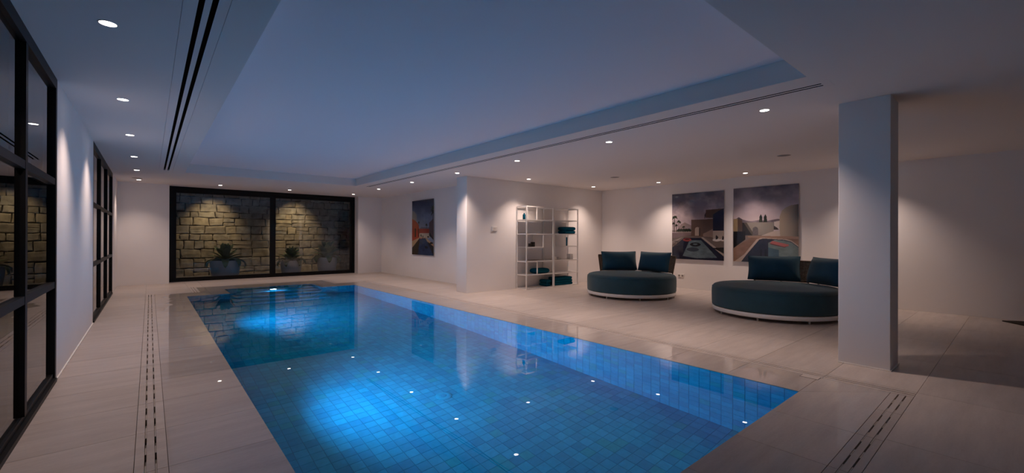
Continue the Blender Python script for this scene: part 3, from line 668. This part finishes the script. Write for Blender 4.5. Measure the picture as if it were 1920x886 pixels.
def picture_narrow():
    u, v, A = canvas(220, 280); n = fbm(u, v, 44, 8, 10)
    sky(A, u, v, 52, (44, 58, 86), (140, 150, 172), (150, 160, 180), 0.5, 0.9)
    fill(A, inpoly(u, v, [(0.0, 0.66), (0.0, 0.82), (0.12, 0.80), (0.22, 0.74), (0.24, 0.6)]), (150, 140, 136), n)
    fill(A, inpoly(u, v, [(0.36, 0.47), (0.45, 0.51), (0.8, 0.50), (0.8, 0.46)]), (110, 116, 136))
    palm(A, u, v, 0.33, 0.5, 0.60, 0.035, 4, (60, 70, 44)); palm(A, u, v, 0.68, 0.48, 0.55, 0.05, 5, (60, 66, 40)); palm(A, u, v, 0.99, 0.62, 0.83, 0.17, 6, (64, 72, 44)); palm(A, u, v, 0.96, 0.62, 0.76, 0.14, 7, (44, 50, 34))
    fill(A, inpoly(u, v, [(0.34, 0.39), (0.34, 0.48), (0.82, 0.475), (0.82, 0.38)]), (176, 62, 44), n); fill(A, inpoly(u, v, [(0.34, 0.31), (0.34, 0.395), (0.84, 0.395), (0.84, 0.31)]), (206, 186, 164), n)
    fill(A, inpoly(u, v, [(0.0, 0.25), (0.0, 0.67), (0.16, 0.63), (0.30, 0.57), (0.36, 0.46), (0.36, 0.31)]), (184, 66, 42), n, 0.2)
    fill(A, inpoly(u, v, [(0.13, 0.32), (0.13, 0.49), (0.2, 0.48), (0.2, 0.33)]) | inpoly(u, v, [(0.3, 0.33), (0.3, 0.48), (0.335, 0.47), (0.335, 0.33)]), (70, 28, 26))
    fill(A, inpoly(u, v, [(0.80, 0.35), (0.80, 0.58), (1, 0.66), (1, 0.28)]), (104, 82, 84), n, 0.25); fill(A, inpoly(u, v, [(0.80, 0.40), (0.84, 0.40), (1, 0.30), (1, 0.27), (0.82, 0.35)]), (52, 42, 46))
    fill(A, inpoly(u, v, [(0, 0), (0, 0.25), (0.37, 0.32), (0.66, 0.32), (1, 0.20), (1, 0)]), (196, 160, 126), n)
    fill(A, inpoly(u, v, [(0.0, 0.0), (0.0, 0.12), (0.36, 0.305), (0.64, 0.305), (1.0, 0.02), (1, 0)]), (48, 66, 100), fbm(u, v, 33, 8, 22), 0.55)
    fill(A, inpoly(u, v, [(0.0, 0.0), (0.0, 0.11), (0.34, 0.29), (0.37, 0.24), (0.28, 0.0)]), (52, 40, 36), fbm(u, v, 34, 8, 22), 0.5); fill(A, inpoly(u, v, [(0.72, 0.25), (1, 0.16), (1, 0.0), (0.92, 0.06)]), (34, 30, 34))
    for k in range(10): fill(A, ell(u, v, 0.62 + 0.012 * k, 0.16 - 0.008 * ((k * 3) % 5), 0.03, 0.010), (30, 38, 46))
    for x, y in ((0.43, 0.36), (0.445, 0.345), (0.52, 0.335)): fill(A, ell(u, v, x, y, 0.02, 0.022), (40, 34, 36))
    fill(A, ell(u, v, 0.43, 0.305, 0.04, 0.012), (206, 120, 100)); fill(A, ell(u, v, 0.76, 0.33, 0.05, 0.012) | ell(u, v, 0.9, 0.22, 0.07, 0.018), (36, 30, 30))
    return A
M_print = bpy.data.materials.new('acrylic_print'); M_print.use_nodes = True
_n = M_print.node_tree.nodes; _a = _n.new('ShaderNodeVertexColor'); _a.layer_name = 'print'; _b = _n['Principled BSDF']
M_print.node_tree.links.new(_a.outputs[0], _b.inputs['Base Color']); _b.inputs['Roughness'].default_value = 0.5; _b.inputs['Coat Weight'].default_value = 1.0; _b.inputs['Coat Roughness'].default_value = 0.01; _b.inputs['Specular IOR Level'].default_value = 0.2
M_pedge = mat('print_edge', (0.5, 0.48, 0.47), 0.3)
def picture(A, x, y0, y1, z0, z1, label, group):
    t = thing('wall_picture', label, 'picture', (x, (y0 + y1) / 2, z0), 0, group); hy = (y1 - y0) / 2; hz = z1 - z0
    nv, nu = A.shape[:2]; vs = []; fs = []
    for j_ in range(nv):
        for i in range(nu): vs.append((-0.0302, hy - 2 * hy * i / (nu - 1), hz * j_ / (nv - 1)))
    for j_ in range(nv - 1):
        for i in range(nu - 1): a = j_ * nu + i; fs.append((a, a + 1, a + nu + 1, a + nu))
    me = bpy.data.meshes.new('print'); me.from_pydata(vs, [], fs); me.materials.append(M_print)
    at_ = me.color_attributes.new('print', 'FLOAT_COLOR', 'POINT'); c4 = np.ones((nv * nu, 4), np.float32); c4[:, :3] = np.clip(A ** 1.12 * 0.84, 0, 1).reshape(-1, 3); at_.data.foreach_set('color', c4.ravel()); me.update()
    o = bpy.data.objects.new('print', me); COL.objects.link(o); o.parent = t
    MB().box(-0.030, -0.022, -hy, hy, 0, hz).build('backing_panel', M_pedge, t)
    MB().box(-0.022, 0.0, -hy + 0.12, hy - 0.12, 0.12, 0.16).box(-0.022, 0.0, -hy + 0.12, hy - 0.12, hz - 0.16, hz - 0.12).build('hanging_rail', M_steel, t)
picture(picture_mid(), XR, 4.255, 5.49, 0.69, 2.245, 'square-built villa with pool and black rubber ring, large print left above the socket', 'large prints above the daybeds')
picture(picture_right(), XR, 2.825, 4.055, 0.69, 2.265, 'large print with two cypresses, curved tower and pink float in a pool', 'large prints above the daybeds')
picture(picture_narrow(), XB, 10.40, 11.67, 0.68, 2.25, 'print of red walls and a palm beside a narrow pool, on the far wall', None)

# ------------------------------------------------------------------ wall fittings
t = thing('thermostat', 'small white thermostat on the wall left of the shelves', 'thermostat', (5.905, YS, 1.385))
bevel(MB().box(-0.075, 0.075, -0.025, 0, -0.05, 0.05).build('housing', M_white, t), 0.006)
MB().box(-0.035, 0.03, -0.0265, -0.025, -0.018, 0.022).build('display', M_frost, t)
t = thing('wall_socket', 'white double power socket low on the wall beside the far daybed', 'socket', (XR, 5.275, 0.29))
bevel(MB().box(-0.010, 0, -0.082, 0.082, -0.042, 0.042).build('plate', M_white, t), 0.003)
for dy in (-0.04, 0.04):
    s_ = MB().lathe([(0.024, 0.0), (0.024, 0.003), (0.020, 0.003), (0.019, 0.0005), (0.001, 0.0005)], 20).build('outlet', M_grey, t, True); s_.rotation_euler = (0, -PI / 2, 0); s_.location = (-0.010, dy, 0)
t = thing('floor_shadow', 'corner of a painted dark shadow on the floor against the right wall', 'mat', (9.19, 0.05, 0), 0.0)  # thin dark sheet standing in for a shadow cast from out of view
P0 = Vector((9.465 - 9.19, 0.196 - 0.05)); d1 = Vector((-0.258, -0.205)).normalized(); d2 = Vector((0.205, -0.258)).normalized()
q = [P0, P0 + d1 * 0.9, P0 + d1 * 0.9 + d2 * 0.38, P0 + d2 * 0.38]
MB().prism([(p.x, p.y) for p in q], 0, 0.014).build('shadow_sheet', M_shade, t); 

# ------------------------------------------------------------------ metal shelves
SH_Y0, SH_D, SH_H, TB = 7.265, 0.350, 1.915, 0.024
def shelf_unit(x0, x1, label, shelves, dividers, tags):
    t = thing('metal_shelf', label, 'shelf', (x0, SH_Y0, 0), 0, 'white metal shelf units'); W = x1 - x0
    for x in (0, W - TB):
        for y in (0, SH_D - TB): MB().box(x, x + TB, y, y + TB, 0, SH_H).build('post', M_white, t)
    for zt in (TB, SH_H):
        for y in (0, SH_D - TB): MB().box(TB, W - TB, y, y + TB, zt - TB, zt).build('rail', M_white, t)
        for x in (0, W - TB): MB().box(x, x + TB, TB, SH_D - TB, zt - TB, zt).build('side_rail', M_white, t)
    MB().box(TB, W - TB, TB, SH_D - TB, TB - 0.006, TB - 0.001).build('shelf_panel', M_white, t)
    for a, b, zt, side in shelves:
        p = MB().box(a, b, 0.0 + 0.003, TB, zt - TB, zt).box(a, b, SH_D - TB, SH_D - 0.003, zt - TB, zt)
        if side in 'LB': p.box(a - (TB if a > TB + 0.01 else 0), a, TB, SH_D - TB, zt - TB, zt) if a > TB + 0.01 else p.box(0.003, TB, TB, SH_D - TB, zt - TB, zt)
        if side in 'RB': p.box(b, b + TB, 0.003, SH_D - 0.003, zt - TB, zt) if b < W - TB - 0.01 else p.box(W - TB, W - 0.003, TB, SH_D - TB, zt - TB, zt)
        p.box(a, b, TB, SH_D - TB, zt - 0.007, zt - 0.001)
        p.build('shelf', M_white, t)
    for x, za, zb in dividers: MB().box(x, x + TB, 0.003, TB, za, zb).box(x, x + TB, SH_D - TB, SH_D - 0.003, za, zb).build('divider', M_white, t)
    for x, zt in tags: MB().box(x, x + 0.045, -0.002, 0.003, zt - TB - 0.055, zt - TB).build('label_tag', M_white, t)
    return t
U1, U2, UW = 6.548, 7.436, 0.882
shelf_unit(U1, U1 + UW, 'left one of two joined white open metal shelf units', [(TB, UW - TB, 1.606, ''), (TB, UW - TB, 1.282, 'L'), (TB, 0.555, 0.974, 'LR'), (TB, UW - TB, 0.648, 'L'), (TB, UW - TB, 0.342, '')],
           [(0.325, 1.606, SH_H - TB), (0.532, 0.974, 1.282 - TB), (0.335, 0.342, 0.648 - TB)], [])
shelf_unit(U2, U2 + UW, 'right one of two joined white open metal shelf units', [(TB, UW - TB, 1.620, ''), (TB, UW - TB, 1.286, 'R'), (0.40, UW - TB, 0.985, 'R'), (TB, UW - TB, 0.648, 'R'), (TB, UW - TB, 0.335, '')],
           [(0.40, 0.985, 1.286 - TB)], [(0.30, 1.286), (0.40, 1.286), (0.44, 0.985), (0.44, 0.648)])

def towel(x, y, z, w_, d_, h_, label, group, folds=3, puff=0.5, rz=0.0, mt=None):
    b = MB(); lh = h_ / folds
    for k in range(folds):
        r = lh * puff; n = 6; prof = []
        hw, hd = w_ / 2 - 0.004 * (k % 2), d_ / 2 - 0.003 * ((k + 1) % 2)
        z0, z1 = k * lh, (k + 1) * lh
        ring = lambda ins, zz: [(-hw + ins, -hd + ins, zz), (hw - ins, -hd + ins, zz), (hw - ins, hd - ins, zz), (-hw + ins, hd - ins, zz)]
        lv = []
        for i in range(n + 1):
            a = -PI / 2 + PI * i / n; lv.append(ring(lh / 2 * (1 - math.cos(a)) * puff * 2 * 0.7, (z0 + z1) / 2 + lh / 2 * math.sin(a)))
        vs = [p for L_ in lv for p in L_]; fs = [(3, 2, 1, 0), tuple(n * 4 + i for i in range(4))]
        for i in range(n):
            for c in range(4): fs.append((i * 4 + c, i * 4 + (c + 1) % 4, i * 4 + 4 + (c + 1) % 4, i * 4 + 4 + c))
        b.add(vs, fs)
    o = b.build('folded_towel', mt or M_towel, None, True, (x, y, z)); o.rotation_euler = (0, 0, rz)
    bv = o.modifiers.new('bevel', 'BEVEL'); bv.width = 0.012; bv.segments = 3; bv.limit_method = 'ANGLE'; bv.angle_limit = math.radians(70)
    return tag(o, label, 'towel', group)
towel(8.05, 7.42, 1.286, 0.38, 0.26, 0.082, 'lower of two folded teal towels on the upper right shelf', 'teal towels on the shelves', 1, 0.6)
towel(8.05, 7.42, 1.368, 0.39, 0.27, 0.090, 'upper of two folded teal towels on the upper right shelf', 'teal towels on the shelves', 1, 0.7, 0.02)
towel(7.11, 7.42, 0.342, 0.44, 0.25, 0.125, 'single puffy folded teal towel on the lower left shelf', 'teal towels on the shelves', 1, 0.85)
for k in range(2): towel(7.325, 7.45, 0.024 + 0.078 * k, 0.16, 0.26, 0.078, ('lower' if k == 0 else 'upper') + ' of two small teal towels at the bottom of the left shelf unit', 'teal towels on the shelves', 1, 0.6)
for k in range(3): towel(7.835, 7.43, 0.024 + 0.066 * k, 0.64 - 0.015 * k, 0.26, 0.066, ('lowest', 'middle', 'topmost')[k] + ' of three teal towels at the bottom of the right shelf unit', 'teal towels on the shelves', 1, 0.6, 0.01 * k)

def jar(x, y, z, r, h_, mt, label, cat, name, lid=None):
    t = thing(name, label, cat, (x, y, z))
    MB().lathe([(r * 0.92, 0), (r, 0.006), (r, h_ * 0.9), (r * 0.96, h_), (r * 0.86, h_), (r * 0.86, h_ * 0.75), (0.001, h_ * 0.75)], 24).build('body', mt, t, True)
    if lid: MB().lathe([(r * 0.5, h_ * 0.75), (r * 0.45, h_ + lid), (0.001, h_ + lid)], 20).build('cap', mt, t, True)
    return t
jar(6.775, 7.40, 0.974, 0.042, 0.080, M_brown, 'lower dark candle jar on the left shelf unit', 'candle', 'candle_jar')
jar(6.885, 7.42, 0.974, 0.052, 0.112, M_brown, 'taller dark candle jar on the left shelf unit', 'candle', 'candle_jar')
jar(6.63, 7.44, 1.606, 0.034, 0.120, M_towel, 'small teal bottle at the top left corner of the shelves', 'bottle', 'bottle', 0.03)
bx = tag(bevel(MB().box(-0.030, 0.030, -0.010, 0.010, 0, 0.215).build('tall_box', M_towel, loc=(7.995, 7.38, 0.985)), 0.003), 'slim tall teal box standing on the middle right shelf', 'box')
bx = tag(bevel(MB().box(-0.060, 0.060, -0.055, 0.055, 0, 0.130).build('storage_box', M_frost, loc=(8.15, 7.40, 0.648)), 0.004), 'pale square box on the right shelf unit below the tall teal box', 'box')
jar(7.60, 7.42, 0.648, 0.060, 0.085, M_frost, 'left of two low frosted bowls on the right shelf unit', 'bowl', 'frosted_bowl')
jar(7.76, 7.44, 0.648, 0.055, 0.060, M_frost, 'right of two low frosted bowls on the right shelf unit', 'bowl', 'frosted_bowl')
for k, (x, rz_, lb) in enumerate(((6.80, 0.05, 'left one of two flat magazines on the left shelf unit'), (7.06, -0.10, 'right one of two flat magazines on the left shelf unit'))):
    t = thing('magazine', lb, 'magazine', (x, 7.445, 0.648), rz_, 'magazines on the shelf')
    MB().box(-0.10, 0.10, -0.12, 0.12, 0, 0.010).build('pages', M_frost, t); MB().box(-0.102, 0.102, -0.122, 0.122, 0.010, 0.012).build('cover', M_paper, t)

# ------------------------------------------------------------------ round daybeds and their cushions
def cushion(loc, ang, tilt, w_, h_, th, label, group):
    n, m_ = 22, 14; b = MB(); vs = []; fs = []; idx = {}
    for sd in (1, -1):
        for i in range(n + 1):
            for j_ in range(m_ + 1):
                u, v = -1 + 2 * i / n, -1 + 2 * j_ / m_
                edge = i in (0, n) or j_ in (0, m_)
                if edge and (i, j_) in idx and sd == -1: idx[(sd, i, j_)] = idx[(i, j_)]; continue
                f = ((1 - abs(u) ** 3.2) * (1 - abs(v) ** 3.0)); tt = th / 2 * (max(f, 0) ** 0.55)
                px = u * w_ / 2 * (1 - 0.045 * (1 - v * v) * abs(u)); pz = v * h_ / 2 * (1 - 0.055 * (1 - abs(u) ** 2.5) * abs(v) * (1.0 if v > 0 else 0.0))
                wr = 0.004 * math.sin(7 * u + 3 * v) * f
                idx[(sd, i, j_)] = len(vs); vs.append((px, sd * tt + wr, pz + h_ / 2))
                if edge: idx[(i, j_)] = idx[(sd, i, j_)]
        for i in range(n):
            for j_ in range(m_):
                fs.append((idx[(sd, i, j_)], idx[(sd, i + 1, j_)], idx[(sd, i + 1, j_ + 1)], idx[(sd, i, j_ + 1)]))
    b.add(vs, fs)
    t = thing('back_cushion', label, 'cushion', loc, 0, group); t.rotation_euler = (tilt, 0, ang)
    b.build('cover', M_cush, t, True)
    hw, hh = w_ / 2, h_
    MB().tube([vs[idx[(0, 0)]]] + [vs[idx[(i, 0)]] for i in range(1, n + 1)] + [vs[idx[(n, q)]] for q in range(1, m_ + 1)] + [vs[idx[(i, m_)]] for i in range(n - 1, -1, -1)] + [vs[idx[(0, q)]] for q in range(m_ - 1, -1, -1)], 0.005, 6).build('piping', M_cush, t, True)
    return t
def daybed(cx, cy, phi, label):
    t = thing('round_daybed', label, 'daybed', (cx, cy, 0), phi, 'round daybeds in the lounge')
    R = 0.885
    MB().lathe([(R - 0.05, 0.050), (R, 0.050), (R + 0.004, 0.056), (R + 0.004, 0.104), (R, 0.110), (R - 0.05, 0.110)], 96, closed=True).lathe([(R - 0.05, 0.085), (R - 0.05, 0.100), (0.001, 0.100)], 48).build('base_ring', M_white, t, True)
    for k in range(8):
        a = 2 * PI * (k + 0.5) / 8; MB().lathe([(0.013, 0), (0.013, 0.055)], 14, (math.cos(a) * (R - 0.06), math.sin(a) * (R - 0.06), 0)).build('foot', M_white, t, True)
    MB().lathe([(R - 0.03, 0.111), (R + 0.005, 0.125), (R + 0.008, 0.18), (R + 0.010, 0.30), (R + 0.008, 0.375), (R - 0.002, 0.410), (R - 0.024, 0.437), (R - 0.06, 0.450), (R - 0.11, 0.454), (0.4, 0.458), (0.001, 0.460)], 96).build('mattress', M_teal, t, True)
    MB().tube([((R + 0.002) * math.cos(2 * PI * k / 96), (R + 0.002) * math.sin(2 * PI * k / 96), 0.405) for k in range(97)], 0.0045, 6).build('piping', M_teal, t, True)
    for sg in (1, -1):
        a0, a1 = (math.radians(5), math.radians(55)) if sg > 0 else (math.radians(-55), math.radians(-5)); fr = MB(); n = 18
        rad = lambda z_: 0.915 + 0.20 * max(0.0, z_ - 0.30)
        P = lambda a, z_, dr=0.0: ((rad(z_) + dr) * math.cos(a), (rad(z_) + dr) * math.sin(a), z_)
        for a in (a0, a1, (a0 + a1) / 2): fr.tube([P(a, 0.056), P(a, 0.30), P(a, 0.79)], 0.013, 8)
        for z_ in (0.80, 0.455): fr.tube([P(a0 + (a1 - a0) * k / n, z_) for k in range(n + 1)], 0.013, 8)
        fo = fr.build('backrest', M_rope, t, True)
        rp_ = MB()
        for q_ in range(26):
            z_ = 0.465 + 0.0129 * q_
            rp_.tube([P(a0 + (a1 - a0) * k / n, z_, 0.009 * (1 if (k + q_) % 2 else -1)) for k in range(n + 1)], 0.0068, 5)
        ro_ = rp_.build('rope_weave', M_rope, fo, True); ro_['kind'] = 'stuff'
    return t
def bed(cx, cy, phid, m_, w_, turn, label, labels, group):
    daybed(cx, cy, math.radians(phid + turn), label)
    for sg, lb in zip((1, -1), labels):
        a = math.radians(phid + 30 * sg)
        cushion((cx + m_ * math.cos(a), cy + m_ * math.sin(a), 0.466), a - PI / 2, math.radians(-15), w_, 0.430, 0.23, lb, group)
bed(7.675, 5.27, 24, 0.70, 0.80, 0, 'round teal daybed with a white base ring beside the metal shelves',
    ['left back cushion of the daybed beside the metal shelves', 'right back cushion of the daybed beside the metal shelves'], 'back cushions of the far daybed')
bed(7.56, 2.54, -11, 0.77, 0.79, -7, 'round teal daybed with a white base ring, partly hidden by the pillar',
    ['left back cushion of the daybed partly hidden by the pillar', 'back cushion cut off by the edge of the pillar'], 'back cushions of the near daybed')
